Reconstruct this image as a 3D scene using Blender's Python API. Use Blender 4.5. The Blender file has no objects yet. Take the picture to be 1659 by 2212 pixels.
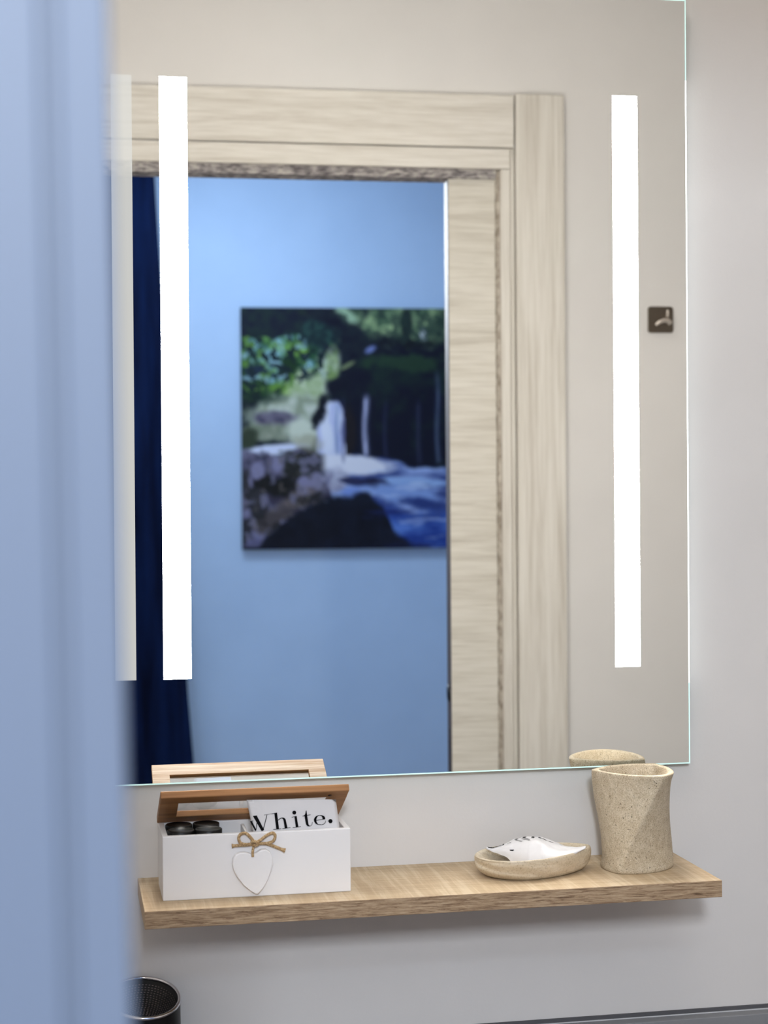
import bpy, bmesh, math, random
import numpy as np
from mathutils import Vector, Matrix
from mathutils import noise as mnoise
random.seed(4); rng = np.random.default_rng(7)
S = bpy.context.scene; COL = S.collection
R = math.radians

# ------------------------------------------------------------------ camera
F_PX, YAW, PITCH, ROLL = 3549.57, 0.1933002, -0.00683246, -0.00716268
CAM = Vector((0, -1.8, 1.5))
fwd = Vector((math.sin(YAW)*math.cos(PITCH), math.cos(YAW)*math.cos(PITCH), math.sin(PITCH)))
rt = fwd.cross(Vector((0,0,1))).normalized(); up = rt.cross(fwd)
r2 = rt*math.cos(ROLL)+up*math.sin(ROLL); u2 = up*math.cos(ROLL)-rt*math.sin(ROLL)
cd = bpy.data.cameras.new('camera'); cam = bpy.data.objects.new('camera', cd); COL.objects.link(cam)
cam.matrix_world = Matrix(((r2.x,u2.x,-fwd.x,CAM.x),(r2.y,u2.y,-fwd.y,CAM.y),(r2.z,u2.z,-fwd.z,CAM.z),(0,0,0,1)))
cd.sensor_fit = 'HORIZONTAL'; cd.sensor_width = 36; cd.lens = 36*F_PX/1659; cd.clip_start = .02
cd.dof.use_dof = True; cd.dof.focus_distance = 1.84; cd.dof.aperture_fstop = 8.1
S.camera = cam
def ray(px, py): return fwd + r2*((px-829.5)/F_PX) - u2*((py-1106)/F_PX)
def hit(px, py, y=None, z=None, o=None, n=None):          # a photo direction met with a real plane
    d = ray(px, py)
    if y is not None: t = (y-CAM.y)/d.y
    elif z is not None: t = (z-CAM.z)/d.z
    else: t = (o-CAM).dot(n)/d.dot(n)
    return CAM + d*t

# ------------------------------------------------------------------ world, lights, exposure
def lin(c):
    return tuple((v/255/12.92 if v/255 <= .04045 else ((v/255+.055)/1.055)**2.4) for v in c)
w = bpy.data.worlds.new('world'); S.world = w; w.use_nodes = True
w.node_tree.nodes['Background'].inputs[0].default_value = (.55,.7,1,1); w.node_tree.nodes['Background'].inputs[1].default_value = .3
def area(name, loc, target, size, sizey, power, col):
    l = bpy.data.lights.new(name, 'AREA'); l.shape = 'RECTANGLE'; l.size = size; l.size_y = sizey; l.energy = power; l.color = col
    o = bpy.data.objects.new(name, l); COL.objects.link(o); o.location = loc
    o.rotation_euler = (Vector(target)-Vector(loc)).to_track_quat('-Z','Y').to_euler(); return o
area('daylight', (-.12,-3.0,2.28), (.45,0,1.3), .28, .32, 39, (.86,.92,1))          # daylight from the bedroom window, through the doorway
area('bedroom_ceiling_light', (.35,-2.7,2.66), (.4,-3.2,0), .9, .4, 13, (.64,.80,1))
area('bathroom_ceiling_light', (.40,-.48,2.57), (.40,-.4,0), .5, .4, 3.2, (1,.96,.90))
S.view_settings.view_transform = 'Standard'; S.view_settings.look = 'None'
S.view_settings.exposure = 0.0; S.view_settings.gamma = 1; S.view_settings.use_curve_mapping = False
STRIP_POWER = 86.0

# ------------------------------------------------------------------ materials
def mat(name, col, rough=.6, metal=0, spec=.5, emit=None, estr=1):
    m = bpy.data.materials.new(name); m.use_nodes = True; b = m.node_tree.nodes['Principled BSDF']
    b.inputs['Base Color'].default_value = (*lin(col),1); b.inputs['Roughness'].default_value = rough
    b.inputs['Metallic'].default_value = metal; b.inputs['Specular IOR Level'].default_value = spec
    if emit: b.inputs['Emission Color'].default_value = (*lin(emit),1); b.inputs['Emission Strength'].default_value = estr
    return m
def nd(m, t, **k):
    n = m.node_tree.nodes.new(t)
    for a, v in k.items():
        if a in n.inputs.keys(): n.inputs[a].default_value = v
        else: setattr(n, a, v)
    return n
def lk(m, a, b): m.node_tree.links.new(a, b)
def ramp(m, fac, stops):
    r = nd(m,'ShaderNodeValToRGB'); e = r.color_ramp.elements
    while len(e) < len(stops): e.new(.5)
    for i,(p,c) in enumerate(stops): e[i].position = p; e[i].color = (*lin(c),1)
    lk(m, fac, r.inputs[0]); return r.outputs[0]
def noise_tex(m, scale, sx=1, sy=1, sz=1, detail=4, rough=.55, dist=0):
    tc = nd(m,'ShaderNodeTexCoord'); mp = nd(m,'ShaderNodeMapping'); mp.inputs['Scale'].default_value = (sx,sy,sz)
    n = nd(m,'ShaderNodeTexNoise', Scale=scale, Detail=detail, Roughness=rough, Distortion=dist)
    lk(m, tc.outputs['Object'], mp.inputs[0]); lk(m, mp.outputs[0], n.inputs['Vector']); return n.outputs['Fac']
def bump(m, h, strength, dist=.001):
    b = nd(m,'ShaderNodeBump', Strength=strength, Distance=dist); lk(m, h, b.inputs['Height'])
    lk(m, b.outputs[0], m.node_tree.nodes['Principled BSDF'].inputs['Normal'])
def base(m, c): lk(m, c, m.node_tree.nodes['Principled BSDF'].inputs['Base Color'])
def mixc(m, a, b, fac, mode='MIX'):
    x = nd(m,'ShaderNodeMix', data_type='RGBA', blend_type=mode)
    if isinstance(fac,(int,float)): x.inputs[0].default_value = fac
    else: lk(m, fac, x.inputs[0])
    lk(m, a, x.inputs[6]); lk(m, b, x.inputs[7]); return x.outputs[2]
def plaster(name, c, rough=.8):
    m = mat(name, c, rough, spec=.25); n = noise_tex(m, 5, detail=3)
    base(m, ramp(m, n, [(.3,tuple(v-3 for v in c)),(.7,tuple(min(255,v+2) for v in c))]))
    bump(m, noise_tex(m, 260, detail=2), .08); return m
M_wall = plaster('white_plaster', (222,219,217))
M_blue = plaster('blue_plaster', (178,204,237))
M_ceil = plaster('ceiling_paint', (238,236,232))
def wood(name, dark, mid, light, axis, fine=1., rough=.5, bstr=.15):
    m = mat(name, mid, rough, spec=.3); s = [34,34,34]; s[axis] = 1.6
    a = noise_tex(m, fine, *s, detail=6, rough=.6, dist=.4)
    s2 = [150,150,150]; s2[axis] = 5
    b = noise_tex(m, fine, *s2, detail=4, rough=.6)
    c1 = ramp(m, a, [(.32,dark),(.48,mid),(.7,light)]); c2 = ramp(m, b, [(.3,dark),(.6,light)])
    base(m, mixc(m, c1, c2, .4)); bump(m, b, bstr, .0006); return m
BD, BM, BL = (186,178,166),(217,212,203),(227,222,215)
M_casv = wood('bleached_wood_vertical', BD,BM,BL, 2, 1.1)
M_cash = wood('bleached_wood_horizontal', BD,BM,BL, 0, 1.1)
M_brush = mat('brush_pile', (120,112,108), .95)
base(M_brush, ramp(M_brush, noise_tex(M_brush, 60, 1,1,3, detail=5), [(.35,(92,86,88)),(.5,(148,142,142)),(.64,(186,180,174))]))
M_brush2 = mat('pale_brush_pile', (176,166,152), .95)
base(M_brush2, ramp(M_brush2, noise_tex(M_brush2, 60, 1,1,1, detail=4), [(.35,(142,132,120)),(.5,(172,162,150)),(.64,(194,186,174))]))
M_bluetrim = mat('painted_casing', (126,137,156), .5); bump(M_bluetrim, noise_tex(M_bluetrim, 60, 1,1,.05), .05)
# mirror
M_mirror = mat('silvered_glass', (244,246,244), .0, metal=1)
M_strip = mat('lit_diffuser', (255,255,255), .5, emit=(255,249,242), estr=STRIP_POWER)
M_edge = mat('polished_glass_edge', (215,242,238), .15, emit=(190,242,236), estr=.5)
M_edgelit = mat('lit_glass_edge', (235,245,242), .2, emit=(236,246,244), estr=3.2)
M_back = mat('mirror_housing', (180,180,180), .5)
M_reflglow = mat('painted_reflection', (232,222,214), .0, metal=1)  # emission paints a stray reflection onto the glass beside the left strip
nt = M_reflglow.node_tree; dif = nd(M_reflglow,'ShaderNodeBsdfDiffuse', Color=(*lin((240,232,228)),1)); em = nd(M_reflglow,'ShaderNodeEmission', Color=(*lin((246,246,240)),1), Strength=.80)
ad = nd(M_reflglow,'ShaderNodeMixShader'); ad.inputs[0].default_value = .80
gl = nd(M_reflglow,'ShaderNodeBsdfGlossy', Color=(1,1,1,1), Roughness=.0)
lk(M_reflglow, gl.outputs[0], ad.inputs[1]); lk(M_reflglow, em.outputs[0], ad.inputs[2]); lk(M_reflglow, ad.outputs[0], nt.nodes['Material Output'].inputs[0])
# shelf
M_shelf = mat('light_oak_board', (190,165,130), .6, spec=.3)
a = noise_tex(M_shelf, 1, 3,55,55, detail=7, rough=.65, dist=.5); b = noise_tex(M_shelf, 1, 14,330,330, detail=5, rough=.7)
saw = noise_tex(M_shelf, 1, 110,6,6, detail=3, rough=.7, dist=.3)
c1 = ramp(M_shelf, a, [(.34,(158,130,100)),(.5,(190,165,132)),(.68,(206,186,155))])
c2 = ramp(M_shelf, b, [(.33,(140,112,86)),(.52,(196,172,140)),(.7,(214,196,166))])
c3 = ramp(M_shelf, saw, [(.35,(176,154,124)),(.5,(198,178,148)),(.62,(226,212,186))])
base(M_shelf, mixc(M_shelf, mixc(M_shelf, c1, c2, .45), c3, .4)); bump(M_shelf, b, .25, .0006)
M_shelfedge = mat('oak_board_edge', (150,125,100), .7, spec=.25)
b = noise_tex(M_shelfedge, 1, 34,560,560, detail=6, rough=.78, dist=1.0)
base(M_shelfedge, ramp(M_shelfedge, b, [(.3,(84,62,46)),(.42,(138,112,88)),(.52,(178,152,122)),(.72,(206,184,156))])); bump(M_shelfedge, b, .5, .001)
# box
M_white = mat('white_lacquer', (240,238,238), .45); bump(M_white, noise_tex(M_white, 90, detail=2), .06)
M_brown = wood('brown_wood', (120,82,48),(158,110,68),(176,130,86), 0, 2.2, .5)
M_wash = wood('whitewashed_oak', (158,124,98),(190,160,132),(238,226,214), 0, 3.2, .6, .3)
M_glass = mat('clear_glass', (255,255,255), .02); M_glass.node_tree.nodes['Principled BSDF'].inputs['Transmission Weight'].default_value = 1
M_glass.node_tree.nodes['Principled BSDF'].inputs['IOR'].default_value = 1.45
M_jute = mat('jute_twine', (160,122,76), .9, spec=.1)
base(M_jute, ramp(M_jute, noise_tex(M_jute, 700, detail=3), [(.32,(136,108,76)),(.5,(180,150,110)),(.7,(214,190,152))])); bump(M_jute, noise_tex(M_jute, 900, detail=2), .6, .0006)
M_black = mat('black_plastic', (9,9,10), .4, spec=.3); M_dark = mat('dark_screw', (52,32,18), .5, metal=.3)
M_paper = mat('white_wrapper', (222,220,221), .38); bump(M_paper, noise_tex(M_paper, 45, detail=2, dist=.6), .22, .002)
M_ink = mat('black_ink', (8,8,10), .7, spec=.1); M_grayink = mat('grey_ink', (120,118,120), .6)
# stone
def stone(name):
    m = mat(name, (196,182,156), .7, spec=.3)
    n = noise_tex(m, 120, detail=3); c1 = ramp(m, n, [(.35,(182,164,136)),(.55,(204,190,164)),(.72,(218,206,184))])
    n2 = noise_tex(m, 800, detail=4, rough=.7); s1 = ramp(m, n2, [(.36,(84,72,58)),(.44,(190,174,148)),(.58,(208,194,170)),(.64,(240,232,216))])
    n3 = noise_tex(m, 420, detail=2); s3 = ramp(m, n3, [(.29,(70,62,52)),(.33,(255,255,255))])
    base(m, mixc(m, mixc(m, c1, s1, .55), s3, .75, 'MULTIPLY')); bump(m, n2, .15, .0005); return m
M_stone = stone('speckled_sandstone')
M_stone2 = mat('smooth_sandstone', (200,184,158), .5, spec=.4)
n = noise_tex(M_stone2, 22, 1,1,4, detail=5, rough=.6, dist=1.2); c1 = ramp(M_stone2, n, [(.32,(180,160,130)),(.5,(202,186,160)),(.66,(222,212,194))])
n2 = noise_tex(M_stone2, 560, detail=3); c2 = ramp(M_stone2, n2, [(.34,(130,112,88)),(.45,(206,192,166)),(.7,(220,208,186))])
base(M_stone2, mixc(M_stone2, c1, c2, .35))
M_metal = mat('brushed_dark_nickel', (118,108,98), .35, metal=1); M_nickel = mat('polished_nickel', (216,206,196), .25, metal=.9)
M_chrome = mat('chrome', (225,225,230), .12, metal=1)
M_mesh = mat('black_mesh', (128,116,116), .35, metal=.8)
M_grey = mat('grey_profile', (136,137,140), .5); M_grey2 = mat('dark_grey_seal', (84,84,88), .6); M_counter = mat('taupe_worktop', (112,104,104), .5)
M_greyl = mat('pale_profile_lip', (205,205,208), .4)
M_navy = mat('navy_fabric', (12,30,78), .9, spec=.1)
base(M_navy, ramp(M_navy, noise_tex(M_navy, 8, 3,3,.3, detail=3), [(.3,(7,14,38)),(.7,(16,34,74))]))
M_floor = mat('grey_tile', (150,146,140), .5)
tc = nd(M_floor,'ShaderNodeTexCoord'); br = nd(M_floor,'ShaderNodeTexBrick', Scale=2.2, **{'Mortar Size':.008})
br.offset = 0; br.inputs['Color1'].default_value = (*lin((150,146,140)),1); br.inputs['Color2'].default_value = (*lin((158,154,148)),1); br.inputs['Mortar'].default_value = (*lin((110,108,104)),1)
lk(M_floor, tc.outputs['Object'], br.inputs['Vector']); base(M_floor, br.outputs['Color'])
M_wfloor = wood('oak_floor', (130,100,70),(170,138,100),(190,160,122), 1, .6)

# ------------------------------------------------------------------ helpers
def door_xf(v):                                            # the doorway wall stands 2.75 degrees off parallel to the mirror wall
    a = R(2.75); dx = v.x-.12; dy = v.y+1.19
    return Vector((.12+dx*math.cos(a)-dy*math.sin(a), -1.19+dx*math.sin(a)+dy*math.cos(a), v.z))
def far_xf(v):
    a = math.atan(.08); dx = v.x-.12; dy = v.y+3.53
    return Vector((.12+dx*math.cos(a)-dy*math.sin(a), -3.53+dx*math.sin(a)+dy*math.cos(a), v.z))
class MB:
    def __init__(s, xf=None): s.bm = bmesh.new(); s.xf = xf
    def box(s, x0,x1,y0,y1,z0,z1, bevel=0, mi=0, seg=2):
        b2 = bmesh.new(); bmesh.ops.create_cube(b2, size=1)
        for v in b2.verts: v.co = Vector(((x0+x1)/2+v.co.x*(x1-x0),(y0+y1)/2+v.co.y*(y1-y0),(z0+z1)/2+v.co.z*(z1-z0)))
        if bevel: bmesh.ops.bevel(b2, geom=b2.edges[:]+b2.verts[:], offset=bevel, segments=seg, affect='EDGES', profile=.5)
        s.merge(b2, mi); return s
    def merge(s, b2, mi=0, M=None):
        mp = {v: s.bm.verts.new(M @ v.co if M else v.co) for v in b2.verts}
        for f in b2.faces:
            try: g = s.bm.faces.new([mp[v] for v in f.verts]); g.material_index = mi; g.smooth = f.smooth
            except ValueError: pass
        b2.free()
    def grid(s, P, nu, nv, mi=0, cu=False, cv=False, smooth=True):
        vs = [[s.bm.verts.new(P(i,j)) for j in range(nv)] for i in range(nu)]
        for i in range(nu if cu else nu-1):
            for j in range(nv if cv else nv-1):
                f = s.bm.faces.new([vs[i][j], vs[(i+1)%nu][j], vs[(i+1)%nu][(j+1)%nv], vs[i][(j+1)%nv]]); f.material_index = mi; f.smooth = smooth
        return vs
    def cap(s, ring, mi=0, smooth=False):
        f = s.bm.faces.new(ring); f.material_index = mi; f.smooth = smooth
    def tube(s, pts, r, n=8, mi=0, sub=6, caps=True):
        P = []
        pts = [Vector(p) for p in pts]; m = len(pts)
        if sub > 1:
            for i in range(m-1):
                a,b,c,d = pts[max(i-1,0)],pts[i],pts[i+1],pts[min(i+2,m-1)]
                for k in range(sub):
                    t = k/sub; P.append(.5*((2*b)+(c-a)*t+(2*a-5*b+4*c-d)*t*t+(3*b-a-3*c+d)*t**3))
            P.append(pts[-1])
        else: P = pts
        rs = r if callable(r) else (lambda t: r)
        prev = None; rings = []
        for i,p in enumerate(P):
            t = (P[min(i+1,len(P)-1)]-P[max(i-1,0)]).normalized()
            if prev is None: prev = t.orthogonal().normalized()
            nrm = (prev-t*prev.dot(t)).normalized(); prev = nrm; bi = t.cross(nrm); rr = rs(i/(len(P)-1))
            rings.append([s.bm.verts.new(p+(nrm*math.cos(2*math.pi*k/n)+bi*math.sin(2*math.pi*k/n))*rr) for k in range(n)])
        for i in range(len(rings)-1):
            for k in range(n):
                f = s.bm.faces.new([rings[i][k],rings[i][(k+1)%n],rings[i+1][(k+1)%n],rings[i+1][k]]); f.smooth = True; f.material_index = mi
        if caps: s.cap(rings[0][::-1], mi); s.cap(rings[-1], mi)
        return s
    def lathe(s, prof, c=(0,0,0), n=40, mi=0, tilt=None):
        c = Vector(c)
        def P(i,j):
            r,z = prof[j]; a = 2*math.pi*i/n; v = Vector((r*math.cos(a), r*math.sin(a), z))
            if tilt: v = tilt @ v
            return c+v
        s.grid(P, n, len(prof), mi, cu=True); return s
    def prism(s, poly, f3, d0, d1, mi=0, bevel=0):          # poly in 2-D; f3(u, v, d) places it
        b2 = bmesh.new()
        va = [b2.verts.new(f3(u,v,d0)) for u,v in poly]; vb = [b2.verts.new(f3(u,v,d1)) for u,v in poly]
        n = len(poly); b2.faces.new(va); tf = b2.faces.new(vb[::-1])
        for i in range(n): b2.faces.new([va[i],vb[i],vb[(i+1)%n],va[(i+1)%n]])
        if bevel: bmesh.ops.bevel(b2, geom=list(tf.edges), offset=bevel, segments=3, affect='EDGES', profile=.5)
        s.merge(b2, mi); return s
    def build(s, name, mats, parent=None, recalc=True, smooth_angle=None):
        if s.xf:
            for v in s.bm.verts: v.co = s.xf(v.co)
        if recalc: bmesh.ops.recalc_face_normals(s.bm, faces=s.bm.faces[:])
        org = Vector((0,0,0))
        if parent is None or parent.type != 'EMPTY' or True:
            xs = [v.co for v in s.bm.verts]
            lo = Vector([min(v[i] for v in xs) for i in range(3)]); hi = Vector([max(v[i] for v in xs) for i in range(3)])
            org = Vector(((lo.x+hi.x)/2,(lo.y+hi.y)/2,lo.z))
            for v in s.bm.verts: v.co -= org
        me = bpy.data.meshes.new(name); s.bm.to_mesh(me); s.bm.free()
        for m in (mats if isinstance(mats,(list,tuple)) else [mats]): me.materials.append(m)
        o = bpy.data.objects.new(name, me); COL.objects.link(o)
        if parent is not None:
            o.parent = parent; o.matrix_parent_inverse = parent_world(parent).inverted(); o.location = org
        else: o.location = org
        return o
def parent_world(o):
    m = Matrix.Translation(o.location)
    return m
def tag(o, label=None, cat=None, group=None, kind=None):
    for k,v in (('label',label),('category',cat),('group',group),('kind',kind)):
        if v: o[k] = v
    return o
def thing(name, loc, label, cat, group=None):
    o = bpy.data.objects.new(name, None); COL.objects.link(o); o.location = loc; o.empty_display_size = .02
    return tag(o, label, cat, group)
def struct(o, label=None): o['kind'] = 'structure'; 
def st(o, label=None):
    o['kind'] = 'structure'
    if label: o['label'] = label
    return o

# ------------------------------------------------------------------ the rooms
st(MB().box(-.75,1.75,0,.12,0,2.6).build('wall_front', M_wall), 'white plastered bathroom wall behind the mirror and shelf')
st(MB().box(1.63,1.75,-1.2,0,0,2.6).build('wall_right', M_wall))
st(MB().box(-.75,-.63,-1.22,0,0,2.6).build('wall_left', M_wall))
st(MB().box(-.75,3.2,-1.45,.12,2.6,2.7).build('ceiling', M_ceil))
st(MB().box(-1.6,3.2,-3.9,-1.3,2.7,2.8).build('ceiling_bedroom', M_ceil))
st(MB().box(-.75,3.2,-1.3,.12,-.1,0).build('floor', M_floor))
st(MB().box(-1.6,3.2,-3.9,-1.3,-.1,0).build('floor_bedroom', M_wfloor))
# doorway wall: white on the bathroom side, blue on the bedroom side
X0, X1 = -.0, .83                                          # clear opening edges behind the casings
m = MB(door_xf)
m.box(-.9,X0-.012,-1.31,-1.20,0,2.75); m.box(X1+.03,2.2,-1.25,-1.20,0,2.75); m.box(X1+.03,2.2,-1.31,-1.285,0,2.75); m.box(X0-.012,X1+.03,-1.31,-1.20,2.16,2.75)
m.bm.faces.ensure_lookup_table()
o = m.build('wall_back', [M_wall, M_blue]); st(o, 'white bathroom wall around the doorway, seen in the mirror')
for f in o.data.polygons:
    if f.normal.y < -.5: f.material_index = 1
st(MB(far_xf).box(-1.8,3.3,-3.65,-3.53,0,2.7).build('wall_far', M_blue), 'pale blue bedroom wall seen through the doorway in the mirror')
st(MB().box(3.1,3.2,-3.6,-1.0,0,2.7).build('wall_bedroom_right', M_blue))
st(MB().box(-1.7,-1.6,-3.7,-1.2,0,2.7).build('wall_bedroom_left', M_blue))
# door casing (bathroom side) -- door_1
d1 = thing('door_1', (.4,-1.25,0), None, None); d1['kind'] = 'structure'; d1['label'] = 'bleached wood door casing around the pocket doorway, seen in the mirror'
MB(door_xf).box(.8245,.9155,-1.20,-1.183,0,2.2458,.0015).build('side_casing', M_casv, d1)
MB(door_xf).box(-.12,-.028,-1.20,-1.183,0,2.2458,.0015).build('side_casing', M_casv, d1)
MB(door_xf).box(-.026,.8215,-1.20,-1.185,2.1475,2.2435,.0015).build('head_casing', M_cash, d1)
MB(door_xf).box(-.012,.814,-1.206,-1.189,2.109,2.1455,.001).build('head_jamb', M_cash, d1)
MB(door_xf).box(.7965,.8135,-1.206,-1.189,0,2.108,.001).build('side_jamb', M_casv, d1)
MB(door_xf).box(.8135,.8235,-1.206,-1.199,0,2.15).build('shadow_gap', M_casv, d1)
m = MB(door_xf)
m.box(0,.79,-1.262,-1.198,2.111,2.125); m.build('head_track', mat('track_grey',(150,146,142),.6), d1)
m = MB(door_xf)
NB = 500
def PB(i,j):
    x = 0.0+.79*i/(NB-1); z = [2.112,2.104,2.098,2.0925][j]; y = [-1.198,-1.1975,-1.1985,-1.204][j] + (.0012*mnoise.noise(Vector((x*160,j*2.,0))) if j else 0)
    return Vector((x,y,z+(.0008*mnoise.noise(Vector((x*220,5,j*3.))) if j else 0)))
m.grid(PB, NB, 4)
m.box(0,.79,-1.250,-1.2005,2.0925,2.113)
m.build('brush_seal', M_brush, d1)
m = MB(door_xf)
def PS(i,j):
    z = 2.108*i/599; x = [.797,.7915,.7895][j]; 
    return Vector((x+(.0010*mnoise.noise(Vector((0,j,z*55))) if j else 0), [-1.196,-1.199,-1.209][j], z))
m.grid(PS, 600, 3); m.build('side_brush_seal', M_brush2, d1)
# bedroom-side edge of the same doorway, right in front of the camera
d2 = thing('trim_1', (-.1,-1.36,0), None, None); d2['kind'] = 'structure'; d2['label'] = 'blurred pale blue door casing close to the camera, left edge of the photo'
def lean(v):
    dz = v.z-1.5
    return door_xf(Vector((v.x-dz*.0155, v.y, v.z)))
m = MB(lean); m.box(-.30,-.0105,-1.350,-1.31,0,2.3,.0012); m.build('outer_casing', M_bluetrim, d2)
m = MB(lean); m.box(-.0065,.0075,-1.350,-1.31,0,2.3,.0012); m.build('casing_lip', M_bluetrim, d2)
m = MB(lean); m.box(-.0105,-.0065,-1.345,-1.31,0,2.3); m.build('casing_groove', M_bluetrim, d2)
m = MB(door_xf); m.box(-.012,.0,-1.31,-1.2,0,2.11); m.build('jamb_lining', M_casv, d2)
# sliding pocket door leaf
dl = thing('door_2', (.75,-1.23,0), None, None); dl['kind'] = 'structure'; dl['label'] = 'sliding pocket door leaf of pale cross-grained wood, mostly pushed into the wall, seen in the mirror'
M_leaf = wood('bleached_wood_leaf', (180,173,160),(212,207,196),(219,214,205), 0, 1.25)
MB(door_xf).box(.7025,1.5,-1.245,-1.21,.01,2.15,.0006).build('door_panel', M_leaf, dl)
MB(door_xf).box(.7009,.7030,-1.2445,-1.2105,.01,2.09).build('edge_band', mat('leaf_edge_band',(80,76,82),.5), dl)
m = MB(door_xf); m.lathe([(0,0),(.0125,0),(.0125,.0025),(0,.0025)], n=20)
for v in m.bm.verts: a=v.co.copy(); v.co = Vector((.7012-a.z, -1.229+a.y*.95, 1.142+a.x*1.25))
m.build('finger_pull', mat('dark_latch',(14,18,26),.4), dl)
m = MB(door_xf); m.box(.6992,.7012,-1.2235,-1.2155,.55,1.078); m.build('lock_strip', mat('dark_lock_strip',(52,54,66),.5), dl)

# ------------------------------------------------------------------ mirror
MX0,MX1,MZ0,MZ1 = .026,.7060,1.1955,2.0714; YM = -.015
mi_ = thing('wall_mirror', ((MX0+MX1)/2,-.008,MZ0), 'large rectangular bathroom mirror with two lit vertical strips on the white wall', 'mirror')
MB().box(MX0+.02,MX1-.02,-.0098,0.0,MZ0+.006,MZ1-.02).build('backing', M_back, mi_)
B = .0014
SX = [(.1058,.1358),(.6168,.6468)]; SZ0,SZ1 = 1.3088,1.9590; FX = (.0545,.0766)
xs = [MX0+B,FX[0],FX[1],SX[0][0],SX[0][1],SX[1][0],SX[1][1],MX1-B]; 
m = MB()
def quad(m, x0,x1,z0,z1,y): m.bm.faces.new([m.bm.verts.new((x0,y,z0)),m.bm.verts.new((x1,y,z0)),m.bm.verts.new((x1,y,z1)),m.bm.verts.new((x0,y,z1))])
for (z0,z1) in ((MZ0+B,SZ0),(SZ1,MZ1-B)): quad(m, xs[0],xs[-1],z0,z1,YM)
for i in (0,2,4,6): quad(m, xs[i],xs[i+1],SZ0,SZ1,YM)
# glass slab sides & back
m.box(MX0+.0004,MX1-.0004,YM+.0008,YM+.005,MZ0+.0004,MZ1-.0004)
m.build('mirror_glass', M_mirror, mi_, recalc=False)
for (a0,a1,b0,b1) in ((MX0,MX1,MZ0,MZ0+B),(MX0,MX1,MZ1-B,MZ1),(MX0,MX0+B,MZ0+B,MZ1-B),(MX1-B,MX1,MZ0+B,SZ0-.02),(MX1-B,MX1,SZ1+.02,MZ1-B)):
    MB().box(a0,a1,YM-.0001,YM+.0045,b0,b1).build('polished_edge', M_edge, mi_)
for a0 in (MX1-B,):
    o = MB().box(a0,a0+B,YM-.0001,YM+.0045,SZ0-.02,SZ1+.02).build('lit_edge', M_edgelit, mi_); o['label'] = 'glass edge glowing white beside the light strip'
for a,b_ in SX:
    o = MB().box(a,b_,YM-.0001,YM+.0006,SZ0,SZ1).build('light_strip', M_strip, mi_); o['label'] = 'glowing white strip'
o = MB().box(FX[0],FX[1],YM-.0001,YM+.0006,SZ0,SZ1).build('reflection_band', M_reflglow, mi_); o['label'] = 'faint pale band, a painted-in reflection beside the left light strip'  # reflected glow put in as a pale emissive strip

# ------------------------------------------------------------------ shelf
ZS = 1.0924
m = MB().box(.0770,.6878,-.1505,-.0003,ZS-.0180,ZS,.0006)
o = m.build('wall_shelf', [M_shelf,M_shelfedge]); tag(o, 'light oak floating shelf board fixed under the mirror', 'shelf')
for f in o.data.polygons:
    if f.normal.y < -.7: f.material_index = 1

# ------------------------------------------------------------------ storage box
BX0,BX1,BY0,BY1,BZ = .0975,.2925,-.1116,-.0345,1.1585
bx = thing('storage_box', ((BX0+BX1)/2,(BY0+BY1)/2,ZS), 'white wooden box with heart pendant and brown hinged lid, standing open on the shelf', 'box')
T = .0058
m = MB(); m.box(BX0,BX1,BY0,BY0+T,ZS,BZ,.0010); m.box(BX0,BX1,BY1-T,BY1,ZS,BZ,.0010)
m.box(BX0,BX0+T,BY0+T*.6,BY1-T*.6,ZS,BZ-.0001,.0006); m.box(BX1-T,BX1,BY0+T*.6,BY1-T*.6,ZS,BZ-.0001,.0006); m.box(BX0+.003,BX1-.003,BY0+.003,BY1-.003,ZS+.0005,ZS+.005)
m.build('body', M_white, bx)
MB().box(.1850,.1885,BY0+T,BY1-T,ZS+.005,BZ-.004,.0004).build('divider', M_white, bx)
# lid, hinged at the back, opened 31 degrees
LA = R(28.6); HL = Vector((0,BY1,BZ-.0008))
def lidp(x, s, t): # s along lid from hinge, t thickness upward
    return Vector((x, HL.y-math.cos(LA)*s-math.sin(LA)*t*1, HL.z+math.sin(LA)*s+math.cos(LA)*t))
# outward (upper) face must point up and back
def lidp(x, s, t):
    return Vector((x, HL.y-math.cos(LA)*s+math.sin(LA)*t, HL.z+math.sin(LA)*s+math.cos(LA)*t))
LX0,LX1,LL,LT,FW = BX0-.0012,BX1+.0002,.0815,.0076,.0195
def lidxf(v): return lidp(v.x, v.y, v.z)
m = MB(lidxf)
m.box(LX0,LX1,0,FW,0,LT,.0010); m.box(LX0,LX1,LL-FW,LL,0,LT,.0010); m.box(LX0,LX0+FW,FW-.001,LL-FW+.001,0.00005,LT-.00005,.0006); m.box(LX1-FW,LX1,FW-.001,LL-FW+.001,.00005,LT-.00005,.0006)
lid = m.build('lid', [M_brown, M_wash], bx); lid['label'] = 'brown wooden lid frame, whitewashed on top'
nn = Vector((0,math.sin(LA),math.cos(LA)))
for f in lid.data.polygons:
    if Vector(f.normal).dot(nn) > .8: f.material_index = 1
o = MB(lidxf).box(LX0+FW-.002,LX1-FW+.002,FW-.002,LL-FW+.002,.0035,.0050).build('glass_pane', M_glass, lid)
m = MB(lidxf); m.lathe([(0,-.0006),(.0020,-.0006),(.0022,.0003)], c=(.2735,LL-.012,0), n=16); m.build('screw', M_dark, lid)
for hx in (.125,.265):
    MB().box(hx-.009,hx+.009,BY1-.0004,BY1+.0009,BZ-.009,BZ+.0035,.0003).build('hinge', M_metal, bx)
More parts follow.
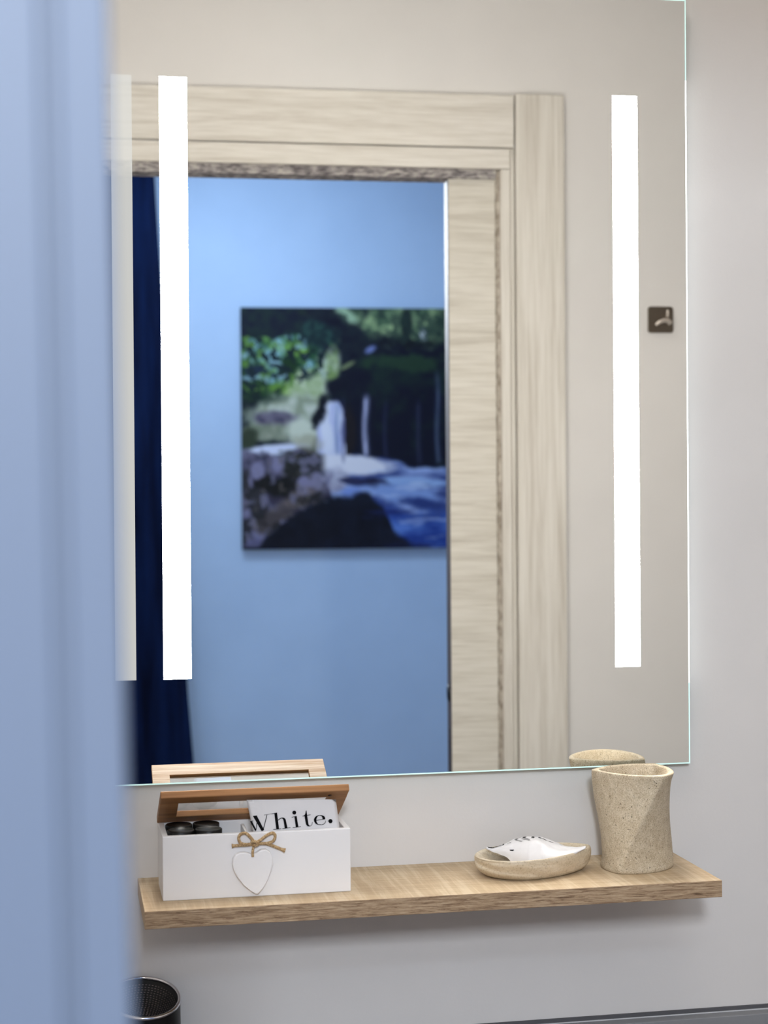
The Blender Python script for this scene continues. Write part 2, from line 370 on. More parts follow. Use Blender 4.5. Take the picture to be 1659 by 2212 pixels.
# heart pendant (on the front face)
hp = [(546,1848),(539,1844),(530,1841.5),(519,1842),(509,1847),(503.5,1856),(502,1868),(505,1881),(513,1896),(526,1911),(541,1923),(552,1930),(556,1932),(560,1929),(568,1918),(578,1900),(586,1882),(590,1866),(589,1852),(584,1841),(575,1835),(564,1836),(555,1842)]
hp3 = [hit(a,b,y=BY0-.007) for a,b in hp]
m = MB(); m.prism([(p.x,p.z) for p in hp3], lambda u,v,d: Vector((u,d,v)), BY0-.0004, BY0-.0075, bevel=.0014)
m.build('heart_pendant', M_white, bx)
# jute bow
Zc = lambda X,Y: (280+X/3.190, 1600+Y/3.190)
def bp(X,Y,d): q = Zc(X,Y); return hit(q[0],q[1],y=BY0-d)
m = MB(); tr = .0016
m.tube([bp(862,705,.0045),bp(832,665,.0045),bp(800,638,.004),bp(765,645,.003),bp(752,672,.003),bp(765,705,.0035),bp(805,715,.004),bp(850,708,.005)], tr)
m.tube([bp(868,705,.005),bp(905,682,.005),bp(945,652,.0045),bp(985,636,.004),bp(1003,655,.0035),bp(990,690,.004),bp(950,706,.0045),bp(905,708,.005),bp(870,712,.005)], tr)
m.tube([bp(862,712,.0035),bp(800,720,.003),bp(750,722,.0025),bp(705,726,.0025)], lambda t: tr*(1+.6*max(0,t-.85)/.15))
m.tube([bp(868,712,.0035),bp(930,708,.0035),bp(980,722,.003),bp(1030,742,.003),bp(1070,757,.003)], lambda t: tr*(1+.6*max(0,t-.85)/.15))
m.tube([bp(840,700,.006),bp(856,694,.0078),bp(874,700,.0075),bp(886,712,.006),bp(866,722,.007),bp(848,714,.0065)], tr*1.05)
m.tube([bp(858,712,.004),bp(852,740,.0055),bp(848,770,.0075),bp(849,800,.0078)], tr*.85)
m.build('twine_bow', M_jute, bx)

# ------------------------------------------------------------------ bottles inside the box
def bottle(loc):
    r = thing('travel_bottle', loc, None, 'bottle', 'small black-capped bottles in the white box')
    MB().lathe([(0,0),(.0118,0),(.0128,.001),(.0128,.036),(.0105,.040),(.0105,.041),(0,.041)], c=loc, n=28).build('bottle_body', M_white, r)
    MB().lathe([(.0134,.0405),(.0142,.0413),(.0142,.0622),(.0136,.0629),(.0122,.0631),(.0118,.0624),(0,.0622)], c=loc, n=36).build('cap', M_black, r)
    return r
BPOS = [(.1178,-.0890),(.1465,-.0885),(.1178,-.0585),(.1465,-.0575)]
bl = ['black-capped bottle in the box, front row, nearest the left end','black-capped bottle in the box, front row, right of its neighbour','black-capped bottle in the box, back row, nearest the left end','black-capped bottle in the box, back row, under the lid and nearer the divider']
protos = None
for k,(x,y) in enumerate(BPOS):
    loc = Vector((x,y,ZS+.005))
    if protos is None: protos = bottle(loc); r = protos; kids = list(r.children)
    else:
        r = protos.copy(); COL.objects.link(r); r.location = loc
        for c in kids:
            d = c.copy(); COL.objects.link(d); d.parent = r; d.matrix_parent_inverse = c.matrix_parent_inverse.copy()
    r['label'] = bl[k]

# ------------------------------------------------------------------ wrapped soap in the box (white sachet with lettering)
sn = Vector((0,-1,.03)).normalized(); so = Vector((.24,-.1040,1.1555))
Z5 = lambda X,Y: (520+X/6.381, 1700+Y/6.381)
def onsach(X,Y,d=0): q = Z5(X,Y); return hit(q[0],q[1],o=so,n=sn)+sn*d
sa = thing('wrapped_soap', (.24,-.098,1.12), 'white wrapped bar lettered in black, standing upright in the open box', 'soap')
TL,TR,BR,BL = onsach(80,178),onsach(1312,172),onsach(1440,520),onsach(190,640)
dn = Vector((0,0,-1)); dn = (dn - sn*dn.dot(sn)).normalized()
BR = BR+dn*.028+Vector((-.003,0,0)); BL = BL+dn*.022+Vector((.0035,0,0))
def ss(sgn):
    def P(i,j):
        u = i/24; v = j/16; p = (TL*(1-u)+TR*u)*(1-v)+(BL*(1-u)+BR*u)*v
        e = min(1,min(u,1-u)/.10)*min(1,min(v+.02,1-v)/.25); e = math.sin(e*math.pi/2)
        wob = .0005*mnoise.noise(Vector((u*7,v*5,sgn)))
        if sgn > 0: return p - sn*(.0002) + sn*wob*.2*e
        return p - sn*(.0006+.0042*e+wob*e)
    return P
m = MB(); m.grid(ss(1),25,17); m.grid(ss(-1),25,17); bmesh.ops.remove_doubles(m.bm, verts=m.bm.verts[:], dist=.0007)
m.build('wrapper', M_paper, sa)
# lettering: outlines of the high-contrast serif letters
def arc(cx,cy,rx,ry,a0,a1,n=14): return [(cx+rx*math.cos(R(a0+(a1-a0)*k/n)), cy+ry*math.sin(R(a0+(a1-a0)*k/n))) for k in range(n+1)]
polys = []
# W
polys += [[(168,402),(222,395),(322,590),(302,604),(285,604)],[(300,604),(312,598),(366,386),(356,386)],[(128,478),(150,465),(216,590),(206,606),(196,600)],[(206,606),(214,600),(226,500),(218,492)]]
polys += [[(168,402),(222,395),(228,390),(166,396)],[(322,384),(412,367),(413,372),(323,389)],[(128,478),(127,472),(172,462),(172,468)]]
# h
polys += [[(462,362),(500,352),(528,574),(490,580)],[(418,368),(500,352),(500,359),(420,375)],[(448,582),(556,570),(557,577),(449,589)]]
polys += [[(514,452),(540,430),(565,420),(590,421),(610,432),(620,452),(644,562),(606,567),(590,462),(580,440),(562,432),(540,442),(516,464)],[(572,571),(684,556),(685,563),(573,578)]]
# i
polys += [arc(737,352,27,27,0,360,24)[:-1],[(738,405),(770,398),(794,545),(758,550)],[(700,415),(770,398),(771,404),(702,421)],[(716,556),(828,542),(829,549),(717,563)]]
# t
polys += [[(897,325),(905,322),(914,384),(930,490),(936,520),(950,534),(968,530),(978,515),(984,480),(990,482),(984,518),(970,536),(948,543),(922,540),(904,524),(896,500),(878,396),(886,385)],[(850,398),(880,386),(893,360),(899,330),(908,388),(962,378),(963,385),(852,405)]]
# e
polys += [arc(1088,455,80,68,95,270,16)+[(1088,392),(1078,396)]+arc(1088,455,46,62,265,100,14),
          [(1088,387),(1120,388),(1148,400),(1162,420),(1164,440),(1128,446),(1124,420),(1112,400),(1088,393)],
          [(1040,456),(1164,437),(1164,444),(1041,464)],
          [(1080,512),(1110,518),(1140,508),(1162,486),(1167,462),(1172,463),(1168,490),(1146,514),(1112,524),(1082,522)]]
# full stop
polys += [arc(1236,470,29,29,0,360,24)[:-1]]
m = MB()
for pl in polys:
    vs = [m.bm.verts.new(onsach(X,Y,.0004)) for X,Y in pl]
    f = m.bm.faces.new(vs)
    r = bmesh.ops.triangulate(m.bm, faces=[f])
m.build('lettering', M_ink, sa, recalc=False)

# ------------------------------------------------------------------ stone tumbler
cc = Vector((.6185,-.0670,ZS)); cl = lambda z: Vector((.0040*z/H,0,0)); H = .1078
cup = MB()
def rad(a, z, scale):
    t = z/H; Rz = (.0440+.0062*t**1.3-.0008*math.sin(math.pi*t))*scale
    tw = R(287-60*(1-t)); fd = (a-tw+math.pi)%(2*math.pi)-math.pi; sharp = .72*(1-.75*math.exp(-(fd/.7)**2)*max(0,(t-.84))/.16)*(1-.4*max(0,(.12-t))/.12)
    best = None
    rel = (a-tw) % (2*math.pi/3); rel = rel-math.pi/3           # 0 at arc centre, +-60 at corners
    d = sharp*Rz; c60 = math.cos(math.pi/3)
    rho = math.sqrt(Rz*Rz+d*d+2*Rz*d*c60)
    return -d*math.cos(rel)+math.sqrt(rho*rho-(d*math.sin(rel))**2)
NA = 144
prof = [(0,.0,1)]
def PO(i,j):
    k = j/48; z = H*k; sc = 1.0
    if j == 0: sc = .965; 
    if j == 48: z = H-.0002; sc = .985
    if j == 47: z = H-.0012; sc = .998
    if j == 1: z = .0015; sc = 1
    a = 2*math.pi*i/NA; r_ = rad(a, z, sc); return cc+cl(z)+Vector((r_*math.cos(a), r_*math.sin(a), z))
vo = cup.grid(PO, NA, 49, cu=True)
def PI_(i,j):
    a = 2*math.pi*i/NA; k = 1-j/12; z = .008+(H-.008)*k
    r_ = rad(a, max(z,0), 1)-.0062+(.0010 if j==0 else 0)
    if j == 0: z = H-.0002; 
    if j == 1: z = H-.0018
    if j == 12: z = .008
    rr = .65*r_+.35*(.0395+.0058*(z/H)**1.3-.0075); 
    return cc+cl(z)+Vector((rr*math.cos(a), rr*math.sin(a), z))
vi = cup.grid(PI_, NA, 13, cu=True)
for i in range(NA):
    f = cup.bm.faces.new([vo[i][48],vo[(i+1)%NA][48],vi[(i+1)%NA][0],vi[i][0]]); f.smooth = True
cup.cap([vo[i][0] for i in range(NA)][::-1]); cup.cap([vi[i][12] for i in range(NA)])
tag(cup.build('tumbler', M_stone), 'speckled sand-coloured stone tumbler with twisted facets at the right end of the shelf', 'tumbler')

# ------------------------------------------------------------------ stone soap dish
dc = Vector((.5030,-.0700,ZS)); RD = R(7)
def dish_r(a, k=1.):            # teardrop plan: blunt left, narrower right end
    x = .0675*math.cos(a)+.0; y = .0415*math.sin(a)*(1-.26*math.cos(a)-.08*math.cos(a)**2)
    return Vector((x*math.cos(RD)-y*math.sin(RD), x*math.sin(RD)+y*math.cos(RD), 0))*k
dm = MB()
def dp(i,j):
    a = 2*math.pi*i/192
    prof = [(.62,0),(.76,.0),(.85,.0018),(.91,.0045),(.95,.0075),(.975,.0105),(.99,.0135),(.998,.0165),(1.0,.0195),(.992,.0222),(.975,.0236),(.95,.0238),(.92,.0225),(.88,.019),(.80,.0145),(.65,.0115),(.4,.0105),(.2,.010)]
    k,z = float(np.interp(j/59*17,range(18),[q_[0] for q_ in prof])), float(np.interp(j/59*17,range(18),[q_[1] for q_ in prof]))
    tiltz = 1+.08*math.cos(a)*(z/.0238)
    ledge = 0                                              # carved fold sweeping round the front-left
    s = (math.degrees(a)-160)%360
    if 0 < s < 130 and 0 < j < 32:
        u = s/130; h = .0170*(1-u)**.8-.0005
        ledge = .062*math.sin(min(1,u*5)*math.pi/2)*(1/(1+math.exp(-(z-h)/.0009)))*math.exp(-max(0,z-h)/.007)*(1-u**4)
    return dc+dish_r(a, k-ledge)+Vector((0,0,z*tiltz))
vd = dm.grid(dp, 192, 60, cu=True); dm.cap([v[0] for v in vd][::-1]); dm.cap([v[59] for v in vd])
tag(dm.build('soap_dish', M_stone2), 'oval sand-coloured stone soap dish holding a wrapped soap', 'soap dish')
# wrapped soap on the dish
Z6 = lambda X,Y: (1000+X/5.53, 1780+Y/5.53)
sp = thing('wrapped_soap', (.50,-.065,ZS+.010), 'small oval bar in crumpled white wrapper lying in the stone soap dish', 'soap')
cS = Vector((.5060,-.0680,ZS)); RS = R(-22)
HU = [-1,-.86,-.70,-.5,-.2,.05,.2,.38,.6,.8,1]; HZ = [.0260,.0250,.0275,.0325,.0355,.0350,.0325,.0290,.0268,.0270,.0290]
def soap(u, v):      # u,v in -1..1 over the wrapper sheet
    h = float(np.interp(u, HU, HZ)); ws = max(.0, 1-max(0,(u-.15))/.85 if u > 0 else 1-max(0,-u-.45)/.55)
    x = u*.0540; y = v*.0290*(1-.85*max(0,(abs(u)-.25)/.75)**1.3)*(1-(.75*max(0,-u-.1)**.8 if v < 0 else 0))+.003*u-.001
    e = max(0, .42-v)/1.42
    f = math.sqrt(max(0,1-(e)**2.6)); lo_ = .0125+(h-.0135)*(1-ws)**.7
    z = lo_+(h-lo_)*f-.004*max(0,v-.42)
    z += .0045*math.exp(-((u-.02)/.22)**2-((v+.42)/.34)**2)
    n_ = mnoise.noise(Vector((u*3.6,v*2.6,2)))*.0012*(1.3-ws)+abs(mnoise.noise(Vector((u*6,v*4,7))))*.0010
    return cS+Vector((x*math.cos(RS)-y*math.sin(RS), x*math.sin(RS)+y*math.cos(RS), z+n_))
m = MB()
m.grid(lambda i,j: soap(-1+2*i/80, -1+2*j/56), 81, 57)
m.grid(lambda i,j: soap(-1+2*i/80, -1+2*j/56)-Vector((0,0,.0005)), 81, 57)
m.build('wrapper', M_paper, sp, recalc=False)
mb = MB(); mb.lathe([(0,.0108),(.012,.0112),(.0145,.0140),(.0150,.0180),(.0130,.0225),(.0090,.0245),(0,.0250)], c=cS+Vector((-.004,.008,0)), n=40)
mb.build('soap_bar', mat('soap_cream',(240,236,228),.5), sp)
def stroke(m, uv, wd):
    """short printed mark lying on the wrapper"""
    for (a,b) in zip(uv[:-1],uv[1:]):
        n = 6; d = Vector((b[0]-a[0],b[1]-a[1])); L = d.length; pz = Vector((-d.y,d.x))/L*wd
        for k in range(n):
            q = []
            for (t,s) in ((k/n,-1),((k+1)/n,-1),((k+1)/n,1),(k/n,1)):
                uu = a[0]+d.x*t+pz.x*s; vv = a[1]+d.y*t+pz.y*s; q.append(m.bm.verts.new(soap(uu,vv)+Vector((-.0002,-.0003,.0004))))
            m.bm.faces.new(q)
m = MB()
# the large printed letters wrap over the far side; only their feet show
for u in (-.42,-.26,-.08,.06): stroke(m, [(u,.34),(u+.02,.52)], .026); stroke(m, [(u-.03,.33),(u+.04,.32)], .010)
stroke(m, [(.10,.42),(.20,.36)], .03); stroke(m, [(.25,.40),(.33,.34)], .03); stroke(m, [(.46,.40),(.52,.38)], .03); stroke(m, [(.93,.55),(.98,.5)], .05)
stroke(m, [(-.90,.30),(-.70,.12)], .05); stroke(m, [(-.68,.62),(-.66,.05)], .014); stroke(m, [(-.96,.10),(-.90,-.10)], .03); stroke(m, [(-.94,.62),(-.74,.58)], .014); stroke(m, [(-.92,.45),(-.86,.0)], .012)
stroke(m, [(-.50,-.80),(-.42,-.74)], .02)
m.build('print', M_ink, sp, recalc=False)
m = MB()
for (u0,v0,L) in ((-.42,.22,.44),(-.30,.26,.56),(-.24,.26,.30)):
    k = 0
    while k < L: stroke(m, [(u0+k*.35,v0-k),(u0+(k+.035)*.35,v0-k-.035)], .022); k += .052
stroke(m, [(-.58,-.10),(-.54,-.02),(-.50,-.14)], .012)
m.build('small_print', M_grayink, sp, recalc=False)

# ------------------------------------------------------------------ robe hook on the doorway wall
hk = thing('robe_hook', door_xf(Vector((1.102,-1.2,1.81))), 'small square dark metal robe hook on the wall, seen in the mirror', 'hook')
m = MB(door_xf)
q = []
for (sx,sz,a0) in ((1,1,0),(-1,1,90),(-1,-1,180),(1,-1,270)):
    q += [(1.102+sx*.0195+.0045*math.cos(R(a0+t)), 1.8348+sz*.0198+.0045*math.sin(R(a0+t))) for t in (0,30,60,90)]
m.prism(q, lambda u,v,d: Vector((u,d,v)), -1.1998, -1.194, bevel=.0008)
m.build('back_plate', M_metal, hk)
m = MB(door_xf); m.tube([(1.110,-1.194,1.8355),(1.110,-1.186,1.836),(1.110,-1.180,1.841),(1.110,-1.178,1.8515)], .0026, 10); m.build('upper_peg', M_nickel, hk)
m = MB(door_xf); m.tube([(1.088,-1.182,1.823),(1.094,-1.180,1.8285),(1.103,-1.179,1.8315),(1.111,-1.179,1.8305),(1.1155,-1.180,1.8265)], lambda t: .0032+.0022*t, 12)
m.tube([(1.111,-1.194,1.831),(1.111,-1.180,1.8305)], .004, 10, sub=2)
m.build('hook_arm', M_nickel, hk)

# ------------------------------------------------------------------ waterfall picture in the bedroom
cv = thing('canvas_picture', far_xf(Vector((.98,-3.52,1.345))), 'frameless canvas print of a shady woodland waterfall on the blue wall, seen in the mirror', 'picture')
CX0,CX1,CZ0,CZ1 = .567,1.62,1.3465,2.1212
MB(far_xf).box(CX0,CX1,-3.529,-3.5085,CZ0,CZ1,.0015).build('stretcher', mat('canvas_edge',(40,44,70),.7), cv)
NXg,NZg = 330,250
U,V = np.meshgrid(np.linspace(138,138+1392*(CX1-CX0)/.657,NXg), np.linspace(147,1790,NZg), indexing='ij')
def vn(sc, seed, ax=1, ay=1, oct=4):
    out = np.zeros_like(U); amp = 1
    rr = np.random.default_rng(seed)
    for o_ in range(oct):
        s_ = sc/2**o_; gx = U/(s_*ax); gy = V/(s_*ay); n_ = rr.random((512,512))
        ix = np.floor(gx).astype(int); iy = np.floor(gy).astype(int); fx = gx-ix; fy = gy-iy; fx = fx*fx*(3-2*fx); fy = fy*fy*(3-2*fy)
        g = lambda a,b: n_[a%512,b%512]
        out += amp*((g(ix,iy)*(1-fx)+g(ix+1,iy)*fx)*(1-fy)+(g(ix,iy+1)*(1-fx)+g(ix+1,iy+1)*fx)*fy-.5); amp *= .55
    return out
img = np.zeros((NXg,NZg,3)); img[:] = (14,20,30)
def lay(mask, c, c2=None, n_=None):
    global img
    c = np.array(c,float)
    if c2 is not None: t = np.clip(n_,0,1)[...,None]; cc_ = c*(1-t)+np.array(c2,float)*t
    else: cc_ = c
    a_ = np.clip(mask,0,1)[...,None]; img = img*(1-a_)+cc_*a_
def ell(cx,cy,rx,ry,rot=0,soft=.25,wob=0,seed=1):
    c_,s_ = math.cos(R(rot)),math.sin(R(rot)); dx = U-cx; dy = V-cy
    d = np.sqrt(((dx*c_+dy*s_)/rx)**2+((-dx*s_+dy*c_)/ry)**2)
    if wob: d = d+wob*vn(90,seed)
    return np.clip((1+soft/2-d)/soft,0,1)
def below(pts, soft=30, wob=0, seed=3, sign=1):
    xs_ = [p[0] for p in pts]; ys_ = [p[1] for p in pts]; y_ = np.interp(U, xs_, ys_)+(wob*vn(80,seed) if wob else 0)
    return np.clip(((V-y_)*sign)/soft+.5,0,1)
n1,n2_,n3_ = vn(60,11),vn(120,12),vn(35,13)
lay(np.ones_like(U),(14,20,34),(34,52,44),.5+n2_*1.2)                               # dark canopy
lay(ell(1250,230,420,150,0,.6,.6,5),(70,96,74),(150,176,128),.5+n1*1.3)            # pale leaves top right
lay(ell(850,190,90,40,30,.6,.4,6),(150,180,150)); lay(ell(1385,330,26,55,0,.6),(190,200,205))
lay(ell(1270,260,40,130,0,.6,.4,61),(30,44,44)); lay(ell(1300,395,140,30,0,.5,.6,62),(16,22,30))
lay(ell(2000,260,500,150,0,.6,.6,55),(54,78,60),(120,150,104),.5+n1*1.3)
lay(ell(400,480,300,240,15,.5,.5,7),(30,66,48),(110,160,80),.35+n1*1.8)             # lit leaves left
for (x,y,rx,ry,s) in ((215,400,60,40,1),(330,470,70,45,2),(370,560,50,60,3),(460,345,35,25,4),(545,355,32,32,5),(405,390,40,30,6),(340,640,25,30,7),(590,540,35,30,8)):
    lay(ell(x,y,rx,ry,0,.9,.8,20+s),(130,176,186))
for (x,y,rx,ry,s) in ((440,590,50,40,1),(555,455,40,30,2),(400,700,70,30,3),(520,640,40,30,5)): lay(ell(x,y,rx,ry,0,.9,1.,40+s),(120,168,60))
lay(ell(220,680,110,120,0,.5,.6,9),(20,38,34),(46,82,40),.4+n1*1.4)
lay(ell(250,580,80,60,0,.6,.7,92),(28,44,64)); lay(ell(480,560,60,90,0,.6,.7,91),(24,52,30))
lay(ell(590,700,160,130,-30,.5,.4,30),(150,172,130),(196,208,180),.5+n3_)          # bright slope
lay(ell(715,520,65,100,0,.5,.5,31),(190,205,210),(150,180,110),.3+n1)
lay(ell(420,860,270,110,-8,.5,.4,32),(140,152,132),(190,198,186),.5+n1*1.5)
lay(ell(390,910,160,60,5,.5,.4,33),(74,70,92),(110,106,124),.5+n3_*1.5)
lay(ell(300,1000,200,60,0,.5,.5,34),(110,122,104),(150,156,140),.5+n1)
lay(ell(560,1000,120,110,0,.6,.4,35),(196,205,190)); lay(ell(190,1030,70,70,0,.6,.5,36),(50,60,46))
lay(ell(390,1110,210,36,-6,.5,.3,37),(206,214,240))
lay(ell(250,350,200,80,5,.6,.5,381)*(V<340),(18,24,40))
# cliff
lay(below([(138,-900),(620,100),(760,160),(960,300),(1050,400),(3000,430)],60,60,41)*below([(138,-900),(560,100),(640,350),(760,560),(760,760),(640,900),(660,1300),(3000,1300)],50,50,42,-1)*(U>560),(12,16,36),(24,34,44),.4+n1)
lay(ell(760,560,50,160,10,.6,.5,44),(120,146,90),(190,200,190),.4+n1)
lay(below([(138,2000),(720,1200),(760,640),(900,520),(3000,440)],60,50,45)*below([(138,1240),(3000,1250)],20,0,1,-1)*(U>720),(12,16,36),(22,40,40),.3+n2_*1.4-(V-700)/900)
lay(ell(1250,520,240,60,0,.6,.8,46),(34,58,44)); lay(ell(1020,430,40,20,-30,.8),(110,124,180)); lay(ell(860,540,60,14,-30,.6),(110,124,90))
lay(ell(860,1000,60,200,0,.5,.2,47),(28,24,30))
# falling water
def col(x,w,y0,y1,c,k): lay(np.exp(-((U-x-6*np.sin(V/90))/w)**2)*np.clip((V-y0)/60,0,1)*np.clip((y1-V)/40,0,1)*k*(.8+.6*vn(40,int(x),.35,4)),c)
lay(below([(138,3000),(640,1180),(655,900),(720,780),(800,790),(835,850),(850,1250),(880,3000)],24,14,48)*below([(138,1220),(3000,1220)],30,0,1,-1)*(U>600)*(U<900),(176,184,226),(216,222,240),.5+vn(60,49,.4,3)*1.6)
col(790,14,760,1200,(120,140,180),.7); col(985,20,720,1180,(190,196,232),1.0); col(1480,16,560,1230,(92,108,136),.7); col(1350,16,760,1230,(56,62,92),.7); col(1120,12,760,1200,(48,52,86),.7)
for x in (1650,1740,1900,2050,2200): col(x,22,600,1230,(80,92,130),.7)
# pool
lay(below([(138,1500),(640,1280),(700,1190),(900,1150),(1150,1180),(1300,1240),(3000,1270)],22,20,50),(62,78,136),(150,172,224),.45+vn(110,51,2.4,.6)*1.7)
lay(ell(860,1215,310,62,4,.35,.2,52),(222,224,238)); lay(ell(760,1330,110,80,0,.5,.4,53),(180,182,204),(120,120,148),.5+n1)
lay(ell(1330,1340,260,34,4,.5,.3,54),(146,176,226)); lay(ell(900,1330,110,24,4,.5,.5,56),(44,48,84)); lay(ell(1060,1345,100,34,10,.5,.4,57),(30,32,62)); lay(ell(885,1410,80,40,0,.5,.3,58),(122,148,214))
lay(ell(1250,1420,230,60,6,.6,.4,59),(130,158,216)); lay(ell(1400,1490,140,40,10,.6,.4,60),(44,62,124))
lay(below([(138,2600),(1000,1500),(1140,1480),(1300,1560),(3000,1600)],60,50,63)*(U>950),(34,60,140),(90,126,206),.45+vn(150,64,1.5,1)*1.5)
# rocks left and dark foreground
lay(below([(138,1120),(400,1150),(560,1080),(650,1120),(680,1300),(760,1460),(1000,2200),(3000,2300)],26,50,65),(52,50,70),(122,120,146),.42+vn(120,66)*1.7)
lay(ell(500,1210,110,80,40,.5,.7,67),(36,38,36)); lay(ell(400,1370,170,80,10,.5,.6,68),(22,22,24))
for (x,y,s) in ((380,1220,1),(240,1250,2),(180,1350,3),(260,1450,4),(560,1340,5),(650,1220,6)): lay(ell(x,y,40,60,0,.7,.8,80+s),(126,124,156))
lay(ell(520,1450,130,60,-30,.6,.5,69),(110,100,100)); lay(ell(230,1650,110,130,0,.6,.6,70),(92,92,130),(120,120,150),.5+n1); lay(ell(330,1590,160,60,-25,.6,.7,71),(72,66,70))
lay(below([(138,1800),(250,1760),(420,1600),(640,1470),(850,1420),(1000,1410),(1100,1500),(1170,1660),(1320,1790),(3000,1900)],40,34,72),(10,14,28),(20,26,44),.4+n2_)
q1,q2,q3 = vn(52,101),vn(26,102),vn(70,103)
leaf_ = below([(138,760),(420,720),(600,620),(760,560),(3000,500)],60,40,104,-1)
lay(leaf_*(U<760)*(V>290)*np.clip((q1+q2*.5-.02)*6,0,1),(18,34,40)); lay(leaf_*(U<760)*(V>330)*(V<720)*np.clip((vn(44,105)-.22)*7,0,1)*.85,(88,130,54))
lay(leaf_*(U<600)*(V>320)*(V<680)*np.clip((vn(52,106)-.30)*8,0,1)*.8,(140,176,188))
lay(ell(330,230,300,100,3,.35,.5,107),(16,24,42),(26,44,44),.3+q1*1.4); lay(ell(650,330,130,90,20,.5,.6,108),(18,38,44),(40,74,70),.3+q2*1.6)
lay((U>720)*(V<430)*below([(700,160),(960,300),(1060,400),(3000,420)],30,20,109,-1)*np.clip((q1+.02)*6,0,1)*.7,(38,56,52))
rock_ = below([(138,1130),(400,1160),(560,1090),(680,1130),(3000,1130)],26,40,110)*below([(138,1800),(250,1760),(420,1600),(640,1480),(850,1420),(3000,1400)],30,30,111,-1)*np.clip((720-U)/60,0,1)
lay(rock_*np.clip((vn(120,120)+.05+(V-1250)/2500)*5,0,1)*.85,(34,34,36)); lay(rock_*np.clip((vn(70,112)-.22)*6,0,1)*.7,(128,126,156)); lay(rock_*np.clip((vn(40,113)-.28)*7,0,1)*.55,(104,98,92))
lay(ell(680,830,36,120,18,.6,.9,114),(14,18,30)); lay(ell(800,700,70,60,0,.6,.9,115),(12,16,34)); lay(ell(830,1000,14,180,0,.9,.5,116)*.7,(60,64,110))
lay(ell(600,1060,90,60,20,.6,.8,117)*.6,(150,150,130)); lay((V>1240)*(U>700)*np.clip((vn(70,118,3.2,.6)-.24)*5,0,1)*.4*below([(700,1500),(1000,1440),(1140,1500),(1320,1780),(3000,1800)],40,0,1,-1),(210,222,248))
lay((V>1260)*(U>900)*np.clip((vn(110,119,2.8,.7)-.2)*3,0,1)*.6,(30,40,96))
img = np.clip(img,0,255)
me = bpy.data.meshes.new('printed_face'); 
XX = np.linspace(CX0,CX1,NXg); ZZ = np.linspace(CZ1,CZ0,NZg)
verts = [far_xf(Vector((float(x),-3.508,float(z)))) for x in XX for z in ZZ]
cvo = far_xf(Vector(((CX0+CX1)/2,-3.508,CZ0))); verts = [v-cvo for v in verts]
faces = [(i*NZg+j,(i+1)*NZg+j,(i+1)*NZg+j+1,i*NZg+j+1) for i in range(NXg-1) for j in range(NZg-1)]
me.from_pydata(verts,[],faces)
ca = me.color_attributes.new('print_ink','FLOAT_COLOR','POINT')
fl = img.reshape(-1,3)/255; fl = np.where(fl<=.04045, fl/12.92, ((fl+.055)/1.055)**2.4); fl = np.concatenate([fl,np.ones((len(fl),1))],1).astype(np.float32)
ca.data.foreach_set('color', fl.ravel())
Mc = mat('canvas_print',(80,80,90),.7,spec=.2); an = nd(Mc,'ShaderNodeVertexColor'); an.layer_name = 'print_ink'; base(Mc, an.outputs['Color'])
me.materials.append(Mc); o = bpy.data.objects.new('printed_face', me); COL.objects.link(o); o.parent = cv; o.matrix_parent_inverse = parent_world(cv).inverted(); o.location = cvo

# ------------------------------------------------------------------ navy curtain in the bedroom
m = MB(far_xf)
def PC(i,j):
    u = i/120; z = 2.62-2.60*j/24; xr = .300+(2.52-z)*.0560+max(0,.9-z)*.02; xl = -.75
    x = xl+(xr-xl)*u
    y = -3.46+.022*math.sin(u*46+.3*math.sin(z*3))*(.6+.25*(2.6-z))
    return Vector((x,y,z))
m.grid(PC,121,25); vs2 = m.grid(lambda i,j: PC(i,j)-Vector((0,.003,0)),121,25)
o = m.build('curtain', M_navy, recalc=False); tag(o, 'dark navy curtain hanging beside the waterfall picture, seen in the mirror', 'curtain')
rod = thing('curtain_rod', far_xf(Vector((-.3,-3.46,2.62))), 'curtain rod above the dark navy curtain', 'curtain rod')
m = MB(far_xf); m.tube([(-.85,-3.46,2.632),(.42,-3.46,2.632)], .011, 14, sub=1); m.build('rod', M_metal, rod)
for bx_ in (.37,-.81): MB(far_xf).box(bx_-.01,bx_+.01,-3.53,-3.455,2.622,2.642).build('bracket', M_metal, rod)

# ------------------------------------------------------------------ worktop below the shelf
ct = thing('worktop', (.5,-.1,.8), 'taupe worktop below the shelf, mostly under the edge of the photo', 'worktop')
MB().box(-.3,1.2,-.55,-.026,.855,.885,.002).build('top_board', M_counter, ct)
tr = thing('trim_2', (.5,-.01,.87), None, None); tr['kind'] = 'structure'; tr['label'] = 'grey sealing profile along the wall at the bottom right'
m = MB(); m.box(-.63,1.63,-.0035,-.0002,.8870,.9080); m.build('wall_seal', M_grey2, tr)
m = MB(); m.box(-.63,1.63,-.0045,-.0030,.9028,.9040); m.build('lip', M_greyl, tr)
m = MB(); m.box(-.63,1.63,-.020,-.0030,.8900,.9028,.0008); m.build('upstand', M_grey, tr)
m = MB(); m.box(-.63,1.63,-.026,-.0002,.855,.8902); m.build('lower_seal', M_grey2, tr)
M_cab = mat('white_cabinet',(225,225,225),.4)
cb = thing('base_cabinet', (.5,-.27,0), 'white cabinet under the grey worktop', 'cabinet')
MB().box(-.28,1.18,-.53,-.002,.08,.855,.002).build('carcass', M_cab, cb)
MB().box(-.26,1.16,-.50,-.02,0,.08).build('plinth', M_grey, cb)
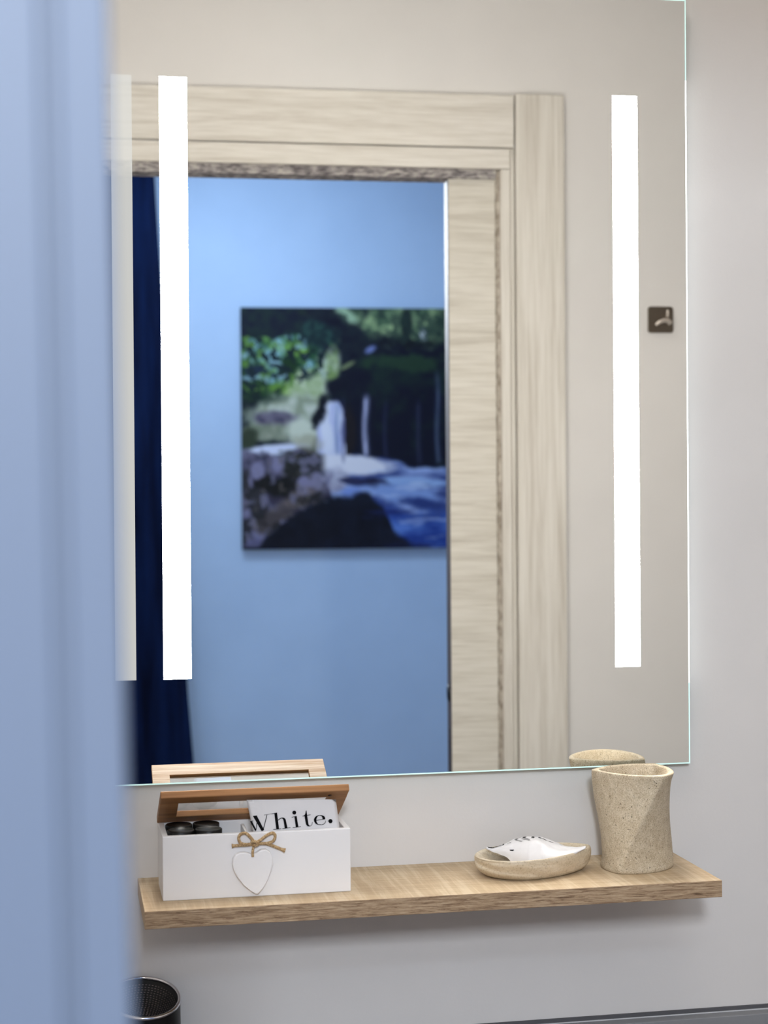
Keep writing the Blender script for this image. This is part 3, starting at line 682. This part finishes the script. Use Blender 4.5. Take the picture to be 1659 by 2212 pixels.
for i in range(3):
    x0 = -.277+i*.486; dd = MB().box(x0,x0+.482,-.548,-.531,.085,.850,.002).build('door', M_cab, cb)
    m = MB(); m.tube([(x0+.2,-.549,.80),(x0+.2,-.570,.80),(x0+.28,-.570,.80),(x0+.28,-.549,.80)], .005, 10, sub=1); m.build('handle', M_chrome, dd)

# ------------------------------------------------------------------ black mesh tumbler on the worktop
tz = .8852; bc = Vector((.0800,-.0470,tz)); rr_ = .0385
bt = thing('mesh_tumbler', bc, 'black cylindrical cup with slanting chrome rim and mesh interior, cut off at the bottom left', 'cup')
def top(a): return .0905+.0105*math.sin(a)+.0055*(-math.cos(a))*.3
m = MB()
NT = 72
def PT(i,j):
    a = 2*math.pi*i/NT; k = j/8; h = top(a)*k; r_ = rr_*(1.035-.035*k); return bc+Vector((r_*math.cos(a), r_*math.sin(a), h))
v1 = m.grid(PT, NT, 9, cu=True); m.cap([v[0] for v in v1][::-1])
m.build('shell', M_black, bt)
m = MB()
m.tube([bc+Vector(((rr_-.0008)*math.cos(2*math.pi*i/NT),(rr_-.0008)*math.sin(2*math.pi*i/NT),top(2*math.pi*i/NT))) for i in range(NT+1)], .0021, 10, sub=1, caps=False)
m.build('rim', M_chrome, bt)
# woven mesh bowl inside: small raised pips on a dished surface
m = MB()
def PM(i,j):
    a = 2*math.pi*i/NT; k = j/9; r_ = (rr_-.002)*(1-k*.96); return bc+Vector((r_*math.cos(a), r_*math.sin(a), top(a)*(1-k)+.088*k-.002-.020*math.sin(min(1,k*1.3)*math.pi/2)))
m.grid(PM, NT, 10, cu=True)
m.build('inner_bowl', M_black, bt)
m = MB()
for ring in range(1,17):
    k = ring/18*.8+.04; nn_ = int(64*(1-k*.9))
    for q_ in range(nn_):
        a = 2*math.pi*(q_+.5*(ring%2))/nn_; r_ = (rr_-.0022)*(1-k*.96)
        c_ = bc+Vector((r_*math.cos(a), r_*math.sin(a), top(a)*(1-k)+.088*k-.0016-.020*math.sin(min(1,k*1.3)*math.pi/2)))
        t_ = Vector((-math.sin(a),math.cos(a),0))*.0013; u_ = Vector((math.cos(a)*.5,math.sin(a)*.5,.6)).normalized()*.0007
        n_ = Vector((-math.cos(a)*.6,-math.sin(a)*.6,.5))*.0005
        vs = [m.bm.verts.new(c_+d_) for d_ in (-t_,-u_,t_,u_)]; tp = m.bm.verts.new(c_+n_)
        for z_ in range(4): m.bm.faces.new([vs[z_],vs[(z_+1)%4],tp])
o = m.build('mesh', M_mesh, bt); o['kind'] = 'stuff'
